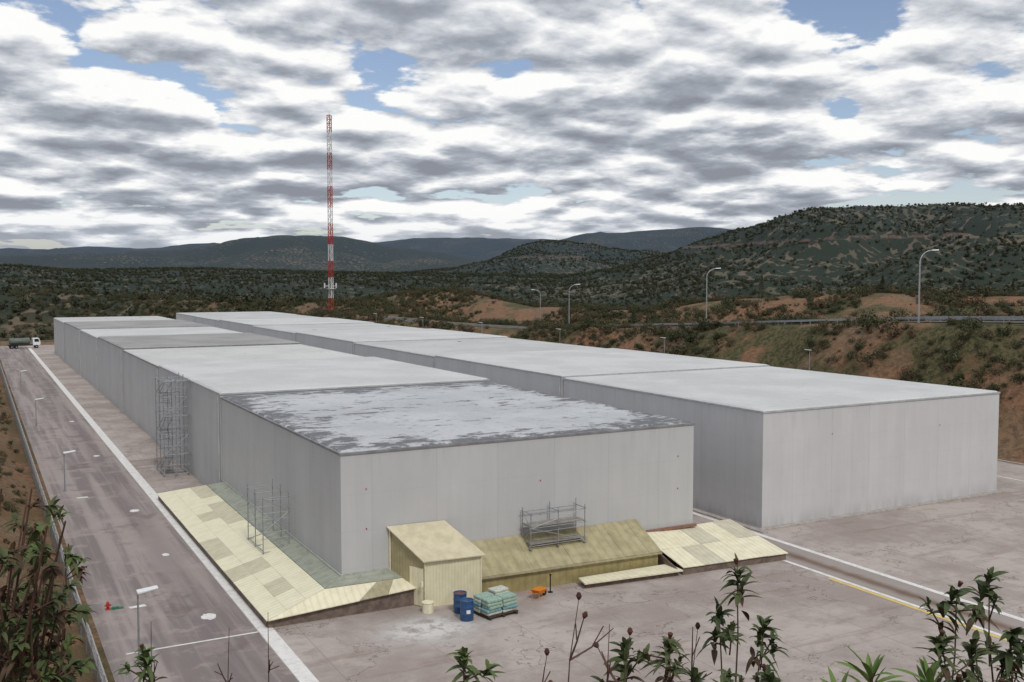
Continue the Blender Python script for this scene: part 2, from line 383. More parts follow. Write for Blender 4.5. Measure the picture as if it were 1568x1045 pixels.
def roofmat(name,c1,c2,dark,amount,edge=None):
    m,g,b,P=newmat(name,.7,.3)
    px,py,pz=g.sep(P)
    a=g.noise(P,.12,6,.6); f=g.noise(P,2.5,5,.7)
    c=g.mix(g.ramp(a,.38,.62),c1,c2)
    c=g.mix(g.m('MULTIPLY',g.ramp(f,.55,.7),.35),c,dark)
    t=g.m('FRACT',g.m('DIVIDE',g.m('ADD',px,.7),2.0)); j=g.ramp(g.m('ABSOLUTE',g.m('SUBTRACT',t,.5)),.48,.495)
    c=g.mix(g.m('MULTIPLY',j,.2),c,dark)
    s=g.noise(g.scale(P,(.6,1.0,1)),.8,7,.76,.3)
    thr=.61
    if edge is not None:   # ponding and peeled strips gather towards the unit edges
        x0,x1,y0,y1=edge
        ex=g.m('MINIMUM',g.m('SUBTRACT',px,x0),g.m('MULTIPLY',g.m('SUBTRACT',x1,px),1.6)); ey=g.m('MINIMUM',g.m('SUBTRACT',py,y0),g.m('MULTIPLY',g.m('SUBTRACT',y1,py),.8))
        e=g.m('MINIMUM',ex,ey); bias=g.ramp(e,0,5.5,.14,.0)
        big=g.m('MULTIPLY',g.m('SUBTRACT',g.noise(P,.16,3),.5),.28)
        s=g.m('ADD',g.m('ADD',s,bias),big); thr=.59
        c=g.mix(g.ramp(s,thr-.06,thr,0,.4),c,(.30,.31,.33))
    c=g.mix(g.m('MULTIPLY',g.ramp(s,thr,thr+.03),amount),c,dark)
    g.put(b.inputs['Base Color'],c)
    bump(g,b,f,.3,.03); return m
ROOFS=[roofmat('roof_membrane_%d'%i,*a) for i,a in enumerate([
 ((.54,.55,.565),(.46,.47,.485),(.12,.12,.13),.88,(20.3,48.8,60.4,95)),
 ((.61,.615,.61),(.53,.535,.53),(.33,.33,.32),.4),
 ((.62,.615,.60),(.54,.54,.53),(.22,.21,.19),.65),
 ((.36,.35,.34),(.29,.28,.27),(.16,.15,.14),.6),
 ((.55,.55,.545),(.48,.48,.475),(.28,.27,.26),.4)])]
TRIM=simple('roof_edge_flashing',(.27,.275,.285),(.19,.19,.20),1.2,.6); GAP=simple('joint_filler',(.10,.10,.10),rough=.9)
LT=simple('light_flashing',(.47,.48,.49),(.38,.39,.40),1,.6)
RED=simple('red_enamel',(.5,.04,.03),rough=.5)
HT0=9.8
def storage(x0,x1,ylist,wall,roofidx,marks,dh):
    p=empty('storage_building',((x0+x1)/2,ylist[0],0))
    inv=Vector(((x0+x1)/2,ylist[0],0))
    def add(mb,name,mats,bv=0):
        mb.v=[tuple(Vector(v)-inv) for v in mb.v]; o=mb.obj(name,mats,p)
        if bv: bevel(o,bv)
        return o
    for i in range(len(ylist)-1):
        a,b_=ylist[i],ylist[i+1]; HT=HT0+dh[i]
        j=random.uniform(-.12,.12)*(i>0); ga=.08 if i else 0
        mb=MB(); mb.box(x0+j,a+ga,-.05,x1+j*.5,b_-.08,HT); add(mb,'walls_%d'%(i+1),[wall])
        mb=MB(); mb.box(x0+j-.07,a+ga-.07,HT+.002,x1+.07,b_-.05,HT+.17,0)
        add(mb,'roof_edge_%d'%(i+1),[TRIM if roofidx[i] in(0,2,3) else LT],.02)
        mb=MB(); dz=random.uniform(0,.05)
        mb.hexa([(x0+j+.06,a+ga+.08,HT+.172),(x1-.06,a+ga+.08,HT+.172),(x1-.06,b_-.2,HT+.172),(x0+j+.06,b_-.2,HT+.172)],
                [(x0+j+.2,a+ga+.25,HT+.24+dz),(x1-.2,a+ga+.25,HT+.24+dz),(x1-.2,b_-.35,HT+.24+dz),(x0+j+.2,b_-.35,HT+.24+dz)])
        add(mb,'roof_%d'%(i+1),[ROOFS[roofidx[i]]])
        if i: 
            mb=MB(); mb.box(x0+.15,a-.2,0,x1-.15,a+.2,HT0-.25); add(mb,'expansion_joint_%d'%i,[GAP])
            mb=MB(); mb.tube((x0-.17,a+.5,.1),(x0-.17,a+.5,HT-.1),.07,0,8); add(mb,'downpipe_%d'%i,[LT])
    mb=MB()
    for mx,mz in marks: mb.tube((mx,ylist[0]-.05,mz),(mx,ylist[0]+.01,mz),.045,0,10)
    add(mb,'wall_markers',[RED])
    mb=MB()
    for q in range(10):
        x=random.uniform(x0+2,x1-2);y=random.uniform(ylist[0]+38,ylist[-1]-5); mb.box(x,y,HT0+.15,x+random.uniform(.3,1.1),y+.4,HT0+.38)
    add(mb,'roof_vents',[TRIM])
    return p
storage(20.3,48.7,[60.4,95,130,165,200,236,275,313],WALL,[0,1,2,3,1,3,4],[(22,7.5),(22,4.9),(35,6.8),(35,4.4),(47.2,7.5),(47.2,5.0)],[0,.32,.05,.33,.1,.3,.1])
storage(58.0,88.6,[62.8,95,130,165,200,236,272,304,336],WALL2,[1,1,4,1,4,1,4,4],[(66,7.5),(80,7.3)],[0,.22,.02,.25,.05,.3,.1,.2])

# ------------------------------------------------------------------ lean-to sheets round the near unit
def corr(name,c1,c2,rough=.6,freq=40,axis_=0):
    m,g,b,P=newmat(name,rough,.3)
    px,py,pz=g.sep(P); s=(px,py,pz)[axis_]
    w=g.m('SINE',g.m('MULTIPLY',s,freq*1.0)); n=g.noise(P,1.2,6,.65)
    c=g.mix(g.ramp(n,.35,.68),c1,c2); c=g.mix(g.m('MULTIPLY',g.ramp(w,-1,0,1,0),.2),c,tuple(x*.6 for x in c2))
    g.put(b.inputs['Base Color'],c); bump(g,b,w,.3,.02); return m
CR=corr('cream_sheet',(.87,.83,.62),(.79,.745,.545),freq=14,axis_=1); CR2=corr('dull_cream_sheet',(.66,.62,.45),(.56,.52,.375),freq=14,axis_=1)
CRX=corr('cream_sheet_front',(.85,.80,.60),(.73,.68,.50),freq=14); CR2X=corr('dull_sheet_front',(.46,.42,.28),(.36,.32,.21),freq=14)
GRN=corr('translucent_green_sheet',(.38,.40,.33),(.27,.29,.24),freq=14,axis_=1)
OLI=corr('olive_cladding',(.38,.32,.15),(.28,.235,.11),freq=12); OLR=corr('olive_roof',(.46,.41,.25),(.34,.295,.175),freq=9)
def lerp(a,b,t): return tuple(a[i]+(b[i]-a[i])*t for i in range(3))
def sheets(mb,A,B,Cc,Dd,nu,nv,pick,th=.05,jit=.04):
    for i in range(nu):
        for j in range(nv):
            u0,u1=(i+.003)/nu,(i+.997)/nu; v0,v1=(j+.004)/nv,(j+.996)/nv
            z=random.uniform(0,jit)
            q=[lerp(lerp(A,B,u),lerp(Dd,Cc,u),v) for u,v in((u0,v0),(u1,v0),(u1,v1),(u0,v1))]
            q=[(a[0],a[1],a[2]+z) for a in q]
            mb.hexa([(a[0],a[1],a[2]-th) for a in q],q,pick(i,j))
lt=empty('covered_trench_roof',(15,58.6,0)); off=Vector((15,58.6,0))
def addto(par,mb,name,mats,o,bv=0):
    mb.v=[tuple(Vector(v)-o) for v in mb.v]; ob=mb.obj(name,mats,par)
    if bv: bevel(ob,bv)
    return ob
mb=MB()
pat=[[0,0,0],[0,1,0],[0,0,0],[1,1,0],[0,0,0],[1,0,0],[1,0,0],[0,0,0],[0,0,1],[0,1,1],[0,0,1],[0,0,0],[0,0,1],[0,0,1]]
sheets(mb,(18.9,59.56,1.62),(18.9,95.6,1.62),(14.95,99.0,.54),(14.95,58.52,.54),14,3,lambda i,j:pat[i][2-j],.05,.02)
sheets(mb,(20.28,60.42,2.02),(20.28,94.2,2.02),(18.92,95.4,1.64),(18.92,59.6,1.64),12,1,lambda i,j:2)
addto(lt,mb,'side_sheets',[CR,CR2,GRN],off)
mb=MB()
sheets(mb,(15.0,58.48,.55),(24.6,58.3,1.18),(24.6,59.4,1.6),(18.9,59.53,1.62),5,1,lambda i,j:1 if i==3 else 0,.05,.01)
sheets(mb,(18.94,59.56,1.64),(24.6,59.44,1.64),(24.6,60.38,2.05),(20.25,60.38,2.05),3,1,lambda i,j:2,.05,.01)
addto(lt,mb,'front_sheets',[CRX,CR2X,GRN],off)
mb=MB()
mb.hexa([(15.05,58.75,-.05),(24.5,58.5,-.05),(24.5,58.6,-.05),(15.15,58.9,-.05)],[(15.05,58.75,.46),(24.5,58.5,1.08),(24.5,58.6,1.08),(15.15,58.9,.46)])
mb.hexa([(15.05,58.9,-.05),(15.15,58.9,-.05),(15.15,98.8,-.05),(15.05,98.8,-.05)],[(15.05,58.9,.44),(15.15,58.9,.44),(15.15,98.8,.44),(15.05,98.8,.44)])
mb.hexa([(15.05,98.7,-.05),(20.2,94.4,-.05),(20.2,94.5,-.05),(15.1,98.8,-.05)],[(15.05,98.7,.44),(20.2,94.4,1.9),(20.2,94.5,1.9),(15.1,98.8,.44)])
addto(lt,mb,'base_wall',[BRN],off)
mb=MB(); mb.box(20.18,60.45,1.95,20.28,95,2.12); mb.box(20.2,60.28,1.98,24.0,60.38,2.14); addto(lt,mb,'wall_flashing',[simple('pale_green_flashing',(.5,.53,.47))],off)
rt=empty('covered_trench_roof',(48,55,0)); off=Vector((48,55,0)); mb=MB()
sheets(mb,(43.9,55.4,.55),(53.2,54.7,.55),(53.1,61.2,1.75),(43.4,60.1,2.0),5,2,lambda i,j:1 if (i,j) in((1,0),(2,1),(4,1)) else 0,.05,.03)
addto(rt,mb,'sheets',[CRX,corr('grey_cream_sheet',(.64,.61,.47),(.54,.51,.39),freq=14)],off)
mb=MB(); mb.hexa([(43.9,55.5,-.05),(53.1,54.85,-.05),(53.1,54.95,-.05),(43.9,55.6,-.05)],[(43.9,55.5,.46),(53.1,54.85,.46),(53.1,54.95,.46),(43.9,55.6,.46)])
mb.hexa([(53.0,54.95,-.05),(53.1,54.95,-.05),(53.1,61.1,-.05),(53.0,61.1,-.05)],[(53.0,54.95,.46),(53.1,54.95,.46),(53.1,61.1,1.65),(53.0,61.1,1.65)])
mb.hexa([(43.45,55.6,-.05),(43.55,55.6,-.05),(43.5,60.3,-.05),(43.4,60.3,-.05)],[(43.45,55.6,.46),(43.55,55.6,.46),(43.5,60.1,1.9),(43.4,60.1,1.9)])
mb.hexa([(43.5,60.2,-.05),(53.0,61.1,-.05),(53.0,61.2,-.05),(43.5,60.3,-.05)],[(43.5,60.2,1.88),(53.0,61.1,1.65),(53.0,61.2,1.65),(43.5,60.3,1.88)])
addto(rt,mb,'base_wall',[BRN],off)
mb=MB(); mb.box(43.3,60.15,1.9,48.9,60.38,2.1); addto(rt,mb,'rust_flashing',[simple('rust_strip',(.30,.17,.12))],off)
ls=empty('low_concrete_bench',(40,56,0)); off=Vector((40,56,0)); mb=MB()
mb.hexa([(35.9,55.9,.36),(43.7,55.2,.36),(43.8,57.0,.36),(36.2,57.2,.36)],[(35.9,55.9,.46),(43.7,55.2,.46),(43.8,57.0,.46),(36.2,57.2,.46)],0)
mb.hexa([(36.2,56.15,-.02),(43.5,55.5,-.02),(43.5,56.9,-.02),(36.4,57.1,-.02)],[(36.2,56.15,.355),(43.5,55.5,.355),(43.5,56.9,.355),(36.4,57.1,.355)],1)
addto(ls,mb,'slab',[CRX,BRN],off)
# annex
an=empty('olive_annex',(36,57.5,0)); off=Vector((36,57.5,0)); mb=MB()
mb.hexa([(28.9,57.85,-.05),(43.1,57.35,-.05),(43.1,60.35,-.05),(28.9,60.35,-.05)],[(28.9,57.85,1.40),(43.1,57.35,1.32),(43.1,60.35,2.9),(28.9,60.35,2.95)],0)
addto(an,mb,'walls',[OLI],off)
mb=MB(); sheets(mb,(28.7,57.65,1.42),(43.3,57.15,1.36),(43.3,60.38,3.05),(28.7,60.38,3.1),14,1,lambda i,j:0,.05,.03); addto(an,mb,'roof_sheets',[OLR],off)
mb=MB(); mb.hexa([(28.7,57.6,1.28),(43.3,57.1,1.22),(43.3,57.14,1.22),(28.7,57.64,1.28)],[(28.7,57.6,1.4),(43.3,57.1,1.34),(43.3,57.14,1.34),(28.7,57.64,1.4)],0); addto(an,mb,'gutter',[CR2X],off)
# shed
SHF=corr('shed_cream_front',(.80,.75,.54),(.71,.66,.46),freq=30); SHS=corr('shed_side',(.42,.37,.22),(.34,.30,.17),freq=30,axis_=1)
sh=empty('corrugated_shed',(26,58,0)); off=Vector((26,58,0))
b0=[(24.95,57.75),(28.75,57.35),(27.3,60.34),(23.6,60.34)]
mb=MB(); tz=[2.95,2.95,4.6,4.7]
bot=[(x,y,-.03) for x,y in b0]; top=[(b0[i][0],b0[i][1],tz[i]) for i in range(4)]
o=len(mb.v); mb.v+=bot+top
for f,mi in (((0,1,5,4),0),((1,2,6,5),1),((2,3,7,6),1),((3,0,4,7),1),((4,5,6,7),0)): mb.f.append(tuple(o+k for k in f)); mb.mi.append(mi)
addto(sh,mb,'walls',[SHF,SHS],off)
mb=MB(); mb.hexa([(24.75,57.5,3.0),(29.0,57.1,3.0),(27.5,60.33,4.75),(23.35,60.33,4.82)],[(24.75,57.5,3.07),(29.0,57.1,3.07),(27.5,60.33,4.82),(23.35,60.33,4.89)]); addto(sh,mb,'roof',[simple('shed_roof_sheet',(.66,.60,.43),(.56,.50,.35),1.5)],off)
def onside(t,z,d):
    a=Vector((24.95,57.75,z));b_=Vector((23.6,60.34,z)); n=Vector((-.887,-.462,0)); return a.lerp(b_,t)+n*d
mb=MB()
mb.hexa([onside(.04,.05,.06),onside(.04,.05,.005),onside(.42,.05,.005),onside(.42,.05,.06)],[onside(.04,2.5,.06),onside(.04,2.5,.005),onside(.42,2.5,.005),onside(.42,2.5,.06)])
addto(sh,mb,'door',[SHF],off)
mb=MB(); 
for tx,zz in((0,0),(1,0)):
    x,y=b0[tx]; mb.tube((x,y-.03,0),(x,y-.03,2.98),.05,0,6)
x,y=b0[3]; mb.tube((x-.03,y-.05,0),(x-.03,y-.05,4.7),.05,0,6); mb.box(24.6,57.55,1.45,24.75,57.7,1.75)
addto(sh,mb,'corner_posts',[CRX],off)

# ------------------------------------------------------------------ yard lamps
GALV=simple('galvanised_steel',(.42,.44,.46),(.34,.35,.37),3,.45,.5,.6)
LAMPW=simple('lamp_white',(.80,.82,.83),(.72,.74,.76),3,.4); GLASS=simple('lamp_lens',(.6,.62,.63),rough=.2,spec=.6)
def yardlamp(x,y,top,rz=0):
    zb=max(Hs(x,y),0.0) if not(5<x<104) else 0.0
    h=top-zb; e=empty('yard_lamp',(x,y,zb),rz)
    mb=MB(); mb.tube((0,0,-.1),(0,0,h-.15),.07,0,10,.05); mb.tube((0,0,0),(0,0,.25),.12,0,10); mb.tube((0,0,h-.16),(.35,0,h-.02),.035,0,8); mb.box(-.14,-.14,-.05,.14,.14,.03)
    mb.obj('pole',[GALV],e,smooth=False)
    mb=MB(); mb.hexa([(-.05,-.3,h-.1),(1.05,-.24,h+.06),(1.05,.24,h+.06),(-.05,.3,h-.1)],[(-.05,-.3,h+.03),(1.05,-.24,h+.15),(1.05,.24,h+.15),(-.05,.3,h+.03)],0)
    o=mb.obj('lamp_head',[LAMPW],e); bevel(o,.03)
    mb=MB(); mb.hexa([(.2,-.18,h-.09),(.95,-.18,h+.02),(.95,.18,h+.02),(.2,.18,h-.09)],[(.2,-.18,h-.04),(.95,-.18,h+.06),(.95,.18,h+.06),(.2,.18,h-.04)]); mb.obj('lens',[GLASS],e)
for yy in (57,107,157,207): yardlamp(7.5,yy,3.9,random.uniform(-.1,.1))
for yy in (75,112.4,149,186.5,224.5,262,299.5): yardlamp(113,yy,10.2,math.pi+random.uniform(-.2,.2)+.3)

def streetlamp(x,y,h=12,rz=0):
    zb=Hs(x,y); e=empty('street_lamp',(x,y,zb),rz)
    mb=MB(); mb.tube((0,0,-.2),(0,0,h-1.8),.15,0,10,.1); mb.tube((0,0,-.1),(0,0,.8),.2,0,10)
    pts=[];
    for k in range(8):
        a=math.pi/2*k/7; pts.append(Vector((2.0*(1-math.cos(a)),0,h-1.8+1.8*math.sin(a))))
    mb.path(pts,[.1-.006*k for k in range(8)],0,8); mb.obj('pole',[GALV],e)
    mb=MB(); mb.hexa([(1.9,-.15,h-.06),(3.0,-.2,h-.02),(3.0,.2,h-.02),(1.9,.15,h-.06)],[(1.9,-.12,h+.1),(3.0,-.13,h+.16),(3.0,.13,h+.16),(1.9,.12,h+.1)]); o=mb.obj('lamp_head',[LAMPW],e); bevel(o,.04)
streetlamp(124.1,101.6,10.8,-.3);streetlamp(133.6,162,12,-.3);streetlamp(141,228,12,-.3);streetlamp(168,290,12,2.6)
ASP=simple('road_asphalt',(.09,.088,.085),(.07,.068,.066),.8,.9)
mb=MB(); ysr=list(range(10,346,6))
for a,b_ in zip(ysr[:-1],ysr[1:]):
    za,zb=float(T(a))+.12,float(T(b_))+.12
    mb.face([(125.6,a,za),(133.4,a,za),(133.4,b_,zb),(125.6,b_,zb)],0)
    for xx in(126.0,132.9): mb.face([(xx,a,za+.006),(xx+.15,a,za+.006),(xx+.15,b_,zb+.006),(xx,b_,zb+.006)],1)
    mb.face([(129.45,a,za+.006),(129.58,a,za+.006),(129.58,(a+b_)/2,(za+zb)/2+.006),(129.45,(a+b_)/2,(za+zb)/2+.006)],1)
mb.obj('access_road',[ASP,WH])
mb=MB(); ysg=list(range(10,190,6))
for xx in(124.6,134.4):
    for a,b_ in zip(ysg[:-1],ysg[1:]):
        za,zb=float(T(a)),float(T(b_))
        for lo,hi,o_ in((.5,.62,0),(.62,.7,.05),(.7,.82,0)):
            mb.hexa([(xx+o_,a,za+lo),(xx+o_+.04,a,za+lo),(xx+o_+.04,b_,zb+lo),(xx+o_,b_,zb+lo)],[(xx+o_,a,za+hi),(xx+o_+.04,a,za+hi),(xx+o_+.04,b_,zb+hi),(xx+o_,b_,zb+hi)])
        mb.box(xx+.06,a,za-.3,xx+.16,a+.1,za+.8)
mb.obj('guard_rail',[GALV])

# ------------------------------------------------------------------ mast
e=empty('radio_mast',(126.6,386,Hs(126.6,386)-.3)); zb=e.location.z
RW=simple('mast_red',(.42,.05,.035),rough=.5); WW=simple('mast_white',(.72,.72,.72),rough=.5)
Hm=86.2-zb; mb=MB(); nseg=48; rad=1.0
P3=[Vector((rad*math.cos(a),rad*math.sin(a),0)) for a in(.3,.3+2.094,.3+4.189)]
for i in range(nseg):
    z0,z1=Hm*i/nseg,Hm*(i+1)/nseg; mi=int((Hm-(z0+z1)/2)/(Hm/11))%2
    for k in range(3):
        a=P3[k];b_=P3[(k+1)%3]; Z0=Vector((0,0,z0));Z1=Vector((0,0,z1))
        mb.tube(a+Z0,a+Z1,.16,mi,5,caps=False); mb.tube(a+Z1,b_+Z1,.09,mi,4,caps=False)
        mb.tube(*((a+Z0,b_+Z1) if i%2 else (b_+Z0,a+Z1)),.09,mi,4,caps=False)
mb.obj('lattice',[RW,WW],e)
mb=MB(); zp=11.5
for ang in(0.6,3.5): 
    d=Vector((math.cos(ang),math.sin(ang),0)); mb.tube(Vector((0,0,zp)),d*3.4+Vector((0,0,zp)),.12,0); mb.tube(d*3.3+Vector((0,0,zp-.8)),d*3.3+Vector((0,0,zp+1.2)),.3,0,10)
mb.box(-1.6,-1.6,zp-1.2,1.6,1.6,zp-1.05); mb.tube((0,0,Hm),(0,0,Hm+1.2),.08); mb.box(-1.8,-1.8,-.6,1.8,1.8,.4); mb.obj('antennas',[WW],e)

# ------------------------------------------------------------------ scaffolds
PL=simple('scaffold_plank',(.35,.33,.30),(.25,.23,.2),3)
def scaffold(name,loc,sx,sy,h,nx_,ny_,lev,r=.03,planks=(),stairs=False,rz=0):
    e=empty(name,loc,rz); mb=MB(); X=[sx*i/nx_ for i in range(nx_+1)];Y=[sy*i/ny_ for i in range(ny_+1)]
    for x in X:
        for y in Y: mb.tube((x,y,0),(x,y,h+.2*((x>0)+(y>0))),r,0,6); mb.box(x-.1,y-.1,-.02,x+.1,y+.1,.02)
    Zs=[h*(k+.15)/lev for k in range(lev)]+[h-.1]
    for z in Zs:
        for y in Y: mb.tube((-.15,y,z),(sx+.15,y,z),r*.85,0,6)
        for x in X: mb.tube((x,-.15,z+.05),(x,sy+.15,z+.05),r*.85,0,6)
        if z<h-.2:
          for y in (0,sy): mb.tube((-.1,y,z+.95),(sx+.1,y,z+.95),r*.7,0,6)
    for k in range(len(Zs)-1):
        mb.tube((0,0,Zs[k]),(sx,0,Zs[k+1]),r*.8,0,6) if k%2 else mb.tube((sx,0,Zs[k]),(0,0,Zs[k+1]),r*.8,0,6)
        mb.tube((0,0,Zs[k]),(0,sy,Zs[k+1]),r*.8,0,6) if k%2 else mb.tube((0,sy,Zs[k]),(0,0,Zs[k+1]),r*.8,0,6)
    mb.obj('tubes',[GALV],e)
    mb=MB()
    for k in planks:
        z=Zs[k]+.1
        for j in range(3): w=sy/3; mb.box(.0,w*j+.02,z,sx,w*(j+1)-.02,z+.05)
    if stairs:
        for k in range(len(Zs)-1):
            z0,z1=Zs[k]+.1,Zs[k+1]+.1; a,b_=(.5,sy-.5) if k%2 else (sy-.5,.5)
            for xx in(.35,1.05): mb.hexa([(xx,a-.06,z0),(xx+.05,a-.06,z0),(xx+.05,a+.06,z0),(xx,a+.06,z0)],[(xx,b_-.06,z1),(xx+.05,b_-.06,z1),(xx+.05,b_+.06,z1),(xx,b_+.06,z1)])
            for s in range(9):
                t=(s+.5)/9; yy=a+(b_-a)*t;zz=z0+(z1-z0)*t; mb.box(.4,yy-.12,zz,1.05,yy+.12,zz+.03)
            mb.box(.2,(sy-.5) if k%2 else 0,z1-.04,sx-.1,sy if k%2 else .5,z1)
    if mb.v: mb.obj('planks',[PL if not stairs else GALV],e)
scaffold('scaffolding_tower',(17.4,109.5,0),2.5,5.0,10.3,2,2,5,.045,(),True)
scaffold('scaffolding',(17.8,70.3,1.25),1.9,4.4,4.2,1,2,3,.035,())
scaffold('scaffolding',(33.4,58.9,2.4),4.4,1.2,2.5,2,1,2,.035,(0,1))

# ------------------------------------------------------------------ fence
m=bpy.data.materials.new('chain_link'); m.use_nodes=True; g=G(m.node_tree); b=m.node_tree.nodes['Principled BSDF']
geo=g.add('ShaderNodeNewGeometry'); px,py,pz=g.sep(geo.outputs['Position'])
def ln(s): 
    t=g.m('FRACT',g.m('DIVIDE',s,.11)); return g.ramp(g.m('ABSOLUTE',g.m('SUBTRACT',t,.5)),.31,.33)
al=g.m('MAXIMUM',ln(g.m('ADD',py,pz)),ln(g.m('SUBTRACT',py,pz)))
b.inputs['Base Color'].default_value=(.17,.20,.23,1); b.inputs['Roughness'].default_value=.5; g.l.new(al,b.inputs['Alpha'])
e=empty('chain_link_fence',(5.0,44,0)); mb=MB(); mp=MB()
for i in range(100):
    y=i*3.0; mp.tube((0,y,-.1),(0,y,2.15),.04,0,6); mp.tube((0,y,2.15),(-.25,y,2.45),.03,0,6)
mb.face([(0,0,.1),(0,297,.1),(0,297,2.1),(0,0,2.1)]); mp.tube((0,0,2.1),(0,297,2.1),.025,0,5); mp.tube((0,0,.12),(0,297,.12),.02,0,5)
for q in(.1,.2): mp.tube((-q,0,2.15+q*1.1),(-q,297,2.15+q*1.1),.012,0,4)
mb.obj('mesh_panel',[m],e); mp.obj('posts',[GALV],e)

# ------------------------------------------------------------------ small things
BLU=simple('blue_drum_paint',(.02,.075,.22),(.03,.09,.2),6,.4,.5); RIM=simple('rusty_lid',(.20,.10,.06),(.12,.07,.05),8,.7)
def barrel(x,y,rz,lid):
    e=empty('blue_barrel',(x,y,.005),rz); mb=MB(); R_=.42; prof=[(0,R_*.97),(.03,R_),(.36,R_),(.38,R_*1.05),(.41,R_),(.72,R_),(.74,R_*1.05),(.77,R_),(1.08,R_),(1.1,R_*1.04),(1.13,R_*1.04),(1.13,R_*.95),(1.08,R_*.93)]
    n=24
    for i,(z,rr_) in enumerate(prof):
        for k in range(n): mb.v.append((rr_*math.cos(6.2832*k/n),rr_*math.sin(6.2832*k/n),z*1.12))
    for i in range(len(prof)-1):
        for k in range(n): mb.f.append((i*n+k,i*n+(k+1)%n,(i+1)*n+(k+1)%n,(i+1)*n+k)); mb.mi.append(0)
    mb.obj('shell',[BLU],e,smooth=True)
    mb=MB(); mb.tube((0,0,1.14),(0,0,1.2),R_*.93,0,24); mb.tube((.15,0,1.2),(.15,0,1.23),.05,0,10); mb.obj('lid',[lid],e)
    mb=MB(); mb.hexa([(-.12,-R_-.012,.5),(.12,-R_-.012,.5),(.12,-R_+.03,.5),(-.12,-R_+.03,.5)],[(-.12,-R_-.012,.72),(.12,-R_-.012,.72),(.12,-R_+.03,.72),(-.12,-R_+.03,.72)]); mb.obj('label',[LAMPW],e)
barrel(26.55,55.9,.4,RIM); barrel(26.3,54.4,-.2,BLU)
e=empty('cream_drum',(24.75,56.85,.005)); mb=MB(); mb.tube((0,0,.0),(0,0,.62),.36,0,20); mb.tube((0,0,.62),(0,0,.66),.39,0,20); mb.obj('body',[CRX],e)
# pallet of bags
e=empty('pallet_of_bags',(28.4,54.6,.015),.15); e.scale=(1.2,1.2,1.4); mb=MB()
for i in range(5): mb.box(-.95,-.75+i*.33,.11,.95,-.6+i*.33,.14)
for i in(-.9,-.05,.8): mb.box(i,-.78,.0,i+.1,.75,.11)
mb.obj('pallet',[WOOD],e)
BG=[simple('bag_teal',(.22,.38,.32),(.38,.46,.38),5),simple('bag_white',(.6,.62,.56),(.45,.48,.42),6),simple('bag_blue',(.14,.29,.36),(.24,.40,.40),5)]
mb=MB(); rd=random.Random(5)
for st,(cx,cy,lv) in enumerate(((-.5,-.35,5),(.5,-.35,5),(-.5,.35,5),(.5,.35,6))):
    for k in range(lv):
        z=.145+k*.145; a=rd.uniform(-.08,.08); mi=rd.choice([0,0,1,1,2]); jx,jy=rd.uniform(-.05,.05),rd.uniform(-.05,.05)
        hx,hy=.46,.32
        pts=[(-hx,-hy),(hx,-hy),(hx,hy),(-hx,hy)]; rt_=[(cx+jx+p*math.cos(a)-q*math.sin(a),cy+jy+p*math.sin(a)+q*math.cos(a)) for p,q in pts]
        mb.hexa([(p,q,z) for p,q in rt_],[(p,q,z+.14) for p,q in rt_],mi)
o=mb.obj('bags',BG,e); bevel(o,.05,3)
ORG=simple('orange_plastic',(.75,.25,.02),(.65,.2,.02),5,.5); BLK=simple('black_rubber',(.02,.02,.02),rough=.8)
# wheelbarrow
e=empty('wheelbarrow',(32.3,55.9,.005),.5); mb=MB()
mb.hexa([(-.3,-.22,.35),(.35,-.2,.3),(.35,.2,.3),(-.3,.22,.35)],[(-.55,-.36,.68),(.62,-.34,.6),(.62,.34,.6),(-.55,.36,.68)],0); o=mb.obj('tray',[ORG],e); bevel(o,.03)
mb=MB(); 
for s in(-.25,.25): mb.tube((.65,s*.3,.2),(-1.0,s*1.2,.6),.025,0); mb.tube((-.35,s,.4),(-.45,s*1.1,.0),.022,0)
mb.obj('frame',[ORG],e); mb=MB(); mb.tube((.72,-.05,.2),(.72,.05,.2),.2,0,18); mb.obj('wheel',[BLK],e)
e=empty('steel_post',(33.6,56.6,0)); mb=MB(); mb.tube((0,0,0),(0,0,1.15),.045,0,8); mb.tube((0,0,0),(0,0,.04),.18,0,12);mb.tube((0,0,1.15),(.0,0,1.25),.07,0,8); mb.obj('pole',[BLK],e)
GR=simple('green_paint',(.05,.2,.12),rough=.5)
e=empty('fire_hydrant',(7.0,67.0,0)); e.scale=(.7,.7,.7); mb=MB(); mb.tube((0,0,0),(0,0,.6),.14,0,12); mb.tube((0,0,.6),(0,0,.75),.17,0,12,.06); mb.tube((-.28,0,.4),(.28,0,.4),.08,0,10);mb.tube((0,-.25,.35),(0,0,.35),.07,0,10); mb.box(-.22,-.22,0,.22,.22,.06); mb.obj('body',[RED],e); mb=MB(); mb.box(.3,-.3,.0,1.3,.1,.12); mb.box(.35,-.25,.12,.9,.05,.2); mb.obj('green_hose_cover',[GR],e)

